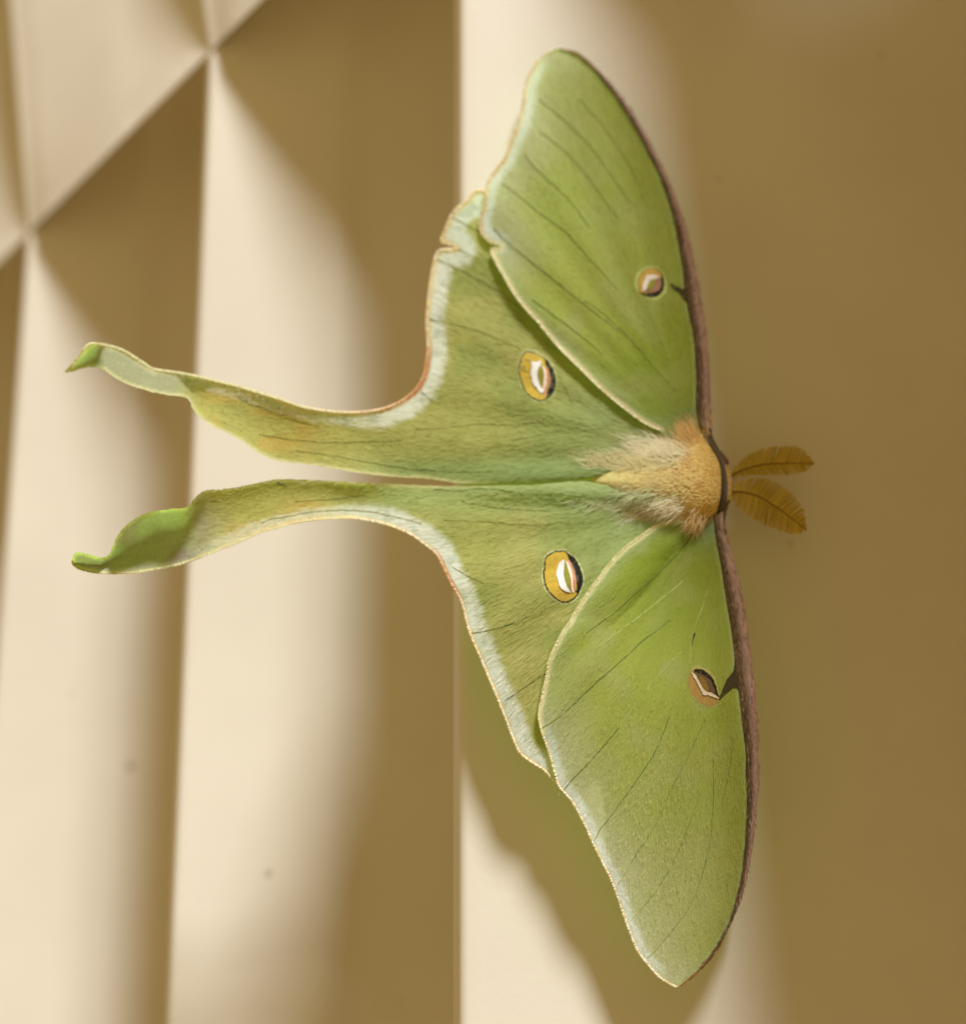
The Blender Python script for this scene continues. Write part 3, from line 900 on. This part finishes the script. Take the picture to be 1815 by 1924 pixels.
TAN, RUST, PALE, CRM = C(250, 226, 168), C(222, 156, 98), C(244, 244, 228), C(252, 242, 198)
fringe(UF_OUTER, gF_up, fore_u, 1500, -1, pick([TAN, RUST, PALE, CRM], [.3, .1, .3, .3]), 4, 6.2, .00010)
fringe(LF_OUTER, gF_lo, fore_l, 1500, 1, pick([TAN, RUST, PALE, CRM], [.3, .06, .34, .3]), 4, 6.2, .00010)
fringe(UF_INNER, gF_up, fore_u, 1300, 1, pick([CRM, TAN], [.8, .2]), 4, 5.5, .00010)
fringe(LF_INNER, gF_lo, fore_l, 1300, 1, pick([CRM, TAN], [.85, .15]), 4, 5.5, .00010)


def rustpick(yc, h):
    def f(x, y):
        a = pick([TAN, PALE], [.7, .3])(x, y); b = pick([RUST, TAN], [.8, .2])(x, y)
        a = mixc(np.repeat(C(232, 226, 172)[None, :], len(x), 0), a, sstep(480, 700, x))
        return mixc(a, b, np.exp(-((y - yc) / h) ** 4) * sstep(620, 740, x) * .8)
    return f


fringe(UH_OUTER, gH_up, hind_u, 4200, -1, rustpick(715, 62), 4.5, 7)
fringe(LH_OUTER, gH_lo, hind_l, 4200, 1, rustpick(1082, 42), 4.5, 7)


def wing_hair(ob, gf, cf, n, root, xr, yr, poly, bright, L=(9, 22), w=0.00006, jit=.12):
    """fine hair-scales lying along the wing, a shade lighter or darker than the membrane"""
    x = rng.uniform(*xr, n); y = rng.uniform(*yr, n)
    o = np.asarray(poly); inside = np.zeros(n, bool)
    for i in range(len(o)):
        xa, ya = o[i]; xb, yb = o[(i + 1) % len(o)]
        cond = ((ya > y) != (yb > y))
        inside ^= cond & (x < (xb - xa) * (y - ya) / (yb - ya + 1e-12) + xa)
    x, y = x[inside], y[inside]; n = len(x)
    ang = np.arctan2(y - root[1], x - root[0])
    # along the tails the hairs run with the tail
    ang = np.where(x < 760, np.pi + 0.12 * (1 if root[1] < 900 else -1), ang) + rng.normal(0, .16, n)
    L_ = rng.uniform(*L, n)
    tx, ty = x + np.cos(ang) * (L_ + 3), y + np.sin(ang) * (L_ + 3)
    ok = np.zeros(n, bool)
    for i in range(len(o)):
        xa, ya = o[i]; xb, yb = o[(i + 1) % len(o)]
        cond = ((ya > ty) != (yb > ty))
        ok ^= cond & (tx < (xb - xa) * (ty - ya) / (yb - ya + 1e-12) + xa)
    x, y, ang, L_ = x[ok], y[ok], ang[ok], L_[ok]; n = len(x)
    base = cf(x, y)
    cc = base * (bright + jit * rng.normal(0, 1, (n, 1)))
    strands('hair', x, y, ang, L_, gf(x, y) + .00005, rng.uniform(.00002, .0002, n), w, np.clip(cc, .005, .95), ob, curl=rng.normal(0, .15, n))


wing_hair(hind_u, gH_up, lambda x, y: cH(x, y, True), 15000, (1280, 850), (350, 1260), (480, 910), outline((UH_OUTER, 0), (UH_INNER, 0), (UH_ROOT, 0)), 1.03)
wing_hair(hind_l, gH_lo, lambda x, y: cH(x, y, False), 15000, (1290, 960), (350, 1270), (900, 1440), outline((LH_INNER, 0), (LH_OUTER, 0), (LH_ROOT, 0)), 1.03)
wing_hair(fore_u, gF_up, lambda x, y: cF(x, y, True), 6000, (1320, 860), (920, 1320), (110, 830), outline((UF_COSTA[::-1], 0), (UF_OUTER[1:], 0), (UF_INNER, 0), (UF_ROOT, 0)), 1.0, (6, 14), .00005, .05)
wing_hair(fore_l, gF_lo, lambda x, y: cF(x, y, False), 6000, (1350, 960), (1010, 1405), (960, 1840), outline((LF_INNER, 0), (LF_OUTER[1:], 0), (LF_COSTA[1:], 0)), 1.0, (6, 14), .00005, .05)

# ---- body: abdomen, thorax and head in one surface -----------------------------------
ST = [(1085, 903, 3, .0040, .0008), (1110, 902, 12, .0045, .0016), (1150, 902, 26, .0050, .0026), (1200, 903, 44, .0053, .0036), (1245, 901, 60, .0055, .0045),
      (1280, 897, 84, .0057, .0054), (1310, 896, 92, .0058, .0057), (1335, 903, 74, .0056, .0054), (1352, 908, 56, .0052, .0048), (1364, 910, 38, .0046, .0038), (1373, 911, 26, .0042, .0026), (1378, 911, 8, .0040, .0008)]
ST = np.array(ST)
xs = np.linspace(ST[0, 0], ST[-1, 0], 46)
cyy, hw_, gc, gt = (np.interp(xs, ST[:, 0], ST[:, k]) for k in (1, 2, 3, 4))
R = 36
V, CC = [], []


def body_col(x, y):
    c = mixc(C(222, 208, 146), C(218, 196, 138), sstep(1130, 1260, x))
    c = mixc(c, C(224, 190, 112), sstep(1262, 1318, x) * 0.9)
    c = mixc(c, C(226, 200, 138), np.exp(-((x - 1305) / 26) ** 2 - ((y - 905) / 34) ** 2) * .7)
    c = mixc(c, C(236, 226, 204), np.clip(np.exp(-((x - 1235) / 50) ** 2) * sstep(16, 44, np.abs(y - 902)), 0, 1) * .9)
    return mixc(c, C(196, 152, 74), sstep(0.55, 0.85, vnoise(x, y, 24, 71)) * sstep(1270, 1300, x) * .5)


for i, x in enumerate(xs):
    t = np.linspace(0, 2 * np.pi, R, endpoint=False)
    yy = cyy[i] + hw_[i] * np.cos(t)
    gg = gc[i] + gt[i] * np.sin(t)
    V.append(PW(np.full(R, x), yy, gg)); CC.append(body_col(np.full(R, x), yy))
V = np.concatenate(V); CC = np.concatenate(CC)
Fc = []
for i in range(len(xs) - 1):
    for k in range(R):
        Fc.append((i * R + k, i * R + (k + 1) % R, (i + 1) * R + (k + 1) % R, (i + 1) * R + k))
Fc += [tuple(range(R)), tuple(range((len(xs) - 1) * R, len(xs) * R))]
body = mesh_obj('body', V.tolist(), Fc, M_HAIR, cols=CC)
bm = bmesh.new(); bm.from_mesh(body.data); bmesh.ops.recalc_face_normals(bm, faces=bm.faces); bm.to_mesh(body.data); bm.free()
adopt(body, moth)


def g_body(x, y):
    c_, h_, g_, t_ = (np.interp(x, ST[:, 0], ST[:, k]) for k in (1, 2, 3, 4))
    v = np.clip((y - c_) / h_, -1, 1)
    return g_ + t_ * np.sqrt(1 - v * v)


n = 16000
x = rng.uniform(1092, 1374, n); h_ = np.interp(x, ST[:, 0], ST[:, 2]); y = np.interp(x, ST[:, 0], ST[:, 1]) + h_ * rng.uniform(-.99, .99, n)
ang = np.pi + 0.0035 * (y - 902) * -1 * np.where(x > 1280, 1.2, 0.6) + rng.normal(0, .38, n)
ln_ = np.where(x > 1270, rng.uniform(8, 17, n), rng.uniform(14, 34, n)) * np.clip(h_ / 40, .5, 1)
cc = body_col(x, y) * np.array([1.36, 1.46, 1.5]) * (1.0 + .09 * rng.normal(0, 1, (n, 1)))
strands('fur', x, y, ang, ln_, g_body(x, y) - .0001, rng.uniform(.00004, .00032, n), .00012, np.clip(cc, .01, .95), body, curl=rng.normal(0, .35, n), gfun=g_body)
# long pale tufts over the hindwing roots and shoulder tufts over the forewing roots
for (x0, y0, sx, sy, a0, m, c_, own) in [(1240, 846, 26, 10, np.pi + .30, 900, C(240, 232, 200), body), (1240, 958, 26, 10, np.pi - .30, 900, C(240, 230, 200), body),
                                    (1180, 872, 34, 8, np.pi + .42, 700, C(220, 212, 160), body), (1180, 936, 34, 8, np.pi - .3, 700, C(206, 210, 160), body),
                                    (1298, 812, 16, 14, np.pi + 1.0, 700, C(222, 190, 122), body), (1322, 982, 12, 9, np.pi - .9, 800, C(226, 198, 140), body)]:
    x = rng.normal(x0, sx, m); y = rng.normal(y0, sy, m)
    strands('tuft', x, y, a0 + rng.normal(0, .25, m), rng.uniform(18, 46, m), np.maximum(g_body(x, y) - .0004, .0066) + .0003, rng.uniform(.0001, .0006, m), .00008,
            np.clip(c_ * (1.08 + .10 * rng.normal(0, 1, (m, 1))), .01, .95), own, curl=rng.normal(0, .3, m))

# plum-brown collar that carries the costal stripe across the front of the thorax
ribbon('collar', [(1309, 792), (1322, 818), (1338, 842), (1353, 870), (1357, 905), (1354, 940), (1347, 966), (1341, 985), (1342, 1003)],
       [(1337, 806), (1339, 820), (1352, 846), (1364, 872), (1370, 905), (1370, 940), (1364, 968), (1362, 985), (1366, 1005)],
       lambda x, y: np.maximum(g_body(x, y), .0058) + .0006, .0009, lambda s, t: np.repeat((C(72, 58, 30) * (0.9 + .5 * s))[None, :], len(t), 0), body, n=60, bulge=.0004, jitter=.12)

# ---- antennae: a shaft with a comb of fine barbs on both sides ------------------------
def antenna(mid, up, low, parent):
    m = smooth(mid, 2.5)
    gA = lambda x, y: 0.0050 + 0.0006 * sstep(1375, 1520, x)
    n = len(m)
    t = np.gradient(m, axis=0); t /= np.linalg.norm(t, axis=1)[:, None]
    Vv, Ff = [], []
    K = 8
    for i in range(n):
        w = 1.7 * (1 - .6 * i / n)
        for k in range(K):
            a = 2 * math.pi * k / K
            px_, py_ = m[i] + np.array([-t[i, 1], t[i, 0]]) * w * math.cos(a)
            Vv.append(PW(px_, py_, gA(m[i, 0], 0) + .00007 * w * math.sin(a)))
    for i in range(n - 1):
        for k in range(K):
            Ff.append((i * K + k, i * K + (k + 1) % K, (i + 1) * K + (k + 1) % K, (i + 1) * K + k))
    sh = mesh_obj('antenna', np.array(Vv).tolist(), Ff, M_SPOT, cols=np.repeat(C(120, 84, 22)[None, :], len(Vv), 0))
    adopt(sh, parent)
    for edge in (up, low):
        e = smooth(edge, 2.0)
        N_ = 170
        s = np.linspace(0.0, 1, N_)
        de = np.concatenate([[0], np.cumsum(np.hypot(*np.diff(e, axis=0).T))]); dm = np.concatenate([[0], np.cumsum(np.hypot(*np.diff(m, axis=0).T))])
        E = np.stack([np.interp(s * de[-1], de, e[:, 0]), np.interp(s * de[-1], de, e[:, 1])], 1)
        s2 = np.clip(s * 1.0 - .05 * np.sin(s * np.pi), 0, 1)
        Mm = np.stack([np.interp(s2 * dm[-1], dm, m[:, 0]), np.interp(s2 * dm[-1], dm, m[:, 1])], 1)
        d = E - Mm + rng.normal(0, 1.3, E.shape)
        a = np.arctan2(d[:, 1], d[:, 0]); L_ = np.hypot(d[:, 0], d[:, 1])
        colr = C(200, 172, 70)[None, :] * (.75 + .5 * rng.random((N_, 1)))
        strands('barbs', Mm[:, 0], Mm[:, 1], a, L_, gA(Mm[:, 0], 0), rng.normal(0, .00012, N_) - .0003, rng.uniform(.00012, .0002, N_), colr, sh, mat=M_ANT, curl=.06, blunt=.6)
    return sh


c7 = lambda p: crop(1150, 750, 4.5375, p)
antenna(c7([(1000, 655), (1060, 625), (1150, 590), (1300, 555), (1500, 545), (1720, 545)]),
        c7([(1020, 620), (1050, 570), (1150, 480), (1300, 420), (1500, 395), (1600, 415), (1680, 480), (1722, 545)]),
        c7([(1020, 660), (1100, 655), (1300, 642), (1500, 640), (1640, 615), (1722, 548)]), moth)
antenna(c7([(1000, 788), (1100, 790), (1250, 830), (1400, 920), (1550, 1030), (1655, 1112)]),
        c7([(1020, 740), (1080, 700), (1250, 668), (1420, 720), (1560, 830), (1640, 980), (1657, 1112)]),
        c7([(1015, 800), (1030, 850), (1080, 920), (1200, 1010), (1400, 1110), (1560, 1152), (1655, 1114)]), moth)

# ---- legs, tucked under the thorax and holding on to the siding ------------------------
for (x0, y0, x1, y1, x2, y2) in [(1345, 885, 1362, 868, 1352, 850), (1345, 925, 1364, 944, 1356, 958), (1315, 870, 1290, 845, 1275, 835),
                                 (1315, 930, 1290, 955, 1280, 968), (1285, 880, 1250, 870, 1225, 872), (1285, 925, 1250, 930, 1225, 926)]:
    jp = [PW(x0, y0, .0035), PW(x1, y1, .0030), PW((x1 + x2) / 2, (y1 + y2) / 2, .0012), PW(x2, y2, -.00005)]
    rad = [.0007, .0006, .00045, .0003]
    Vv, Ff, K = [], [], 8
    for i, (p, r_) in enumerate(zip(jp, rad)):
        d = (jp[min(i + 1, 3)] - jp[max(i - 1, 0)]); d /= np.linalg.norm(d)
        a = np.cross(d, [0.3, 0.9, 0.2]); a /= np.linalg.norm(a); b = np.cross(d, a)
        for k in range(K):
            th = 2 * math.pi * k / K
            Vv.append(p + r_ * (a * math.cos(th) + b * math.sin(th)))
    for i in range(3):
        for k in range(K):
            Ff.append((i * K + k, i * K + (k + 1) % K, (i + 1) * K + (k + 1) % K, (i + 1) * K + k))
    Ff += [tuple(range(K)), tuple(range(3 * K, 4 * K))]
    lg = mesh_obj('leg', np.array(Vv).tolist(), Ff, M_SPOT, cols=np.repeat(C(112, 70, 62)[None, :], len(Vv), 0))
    adopt(lg, moth)
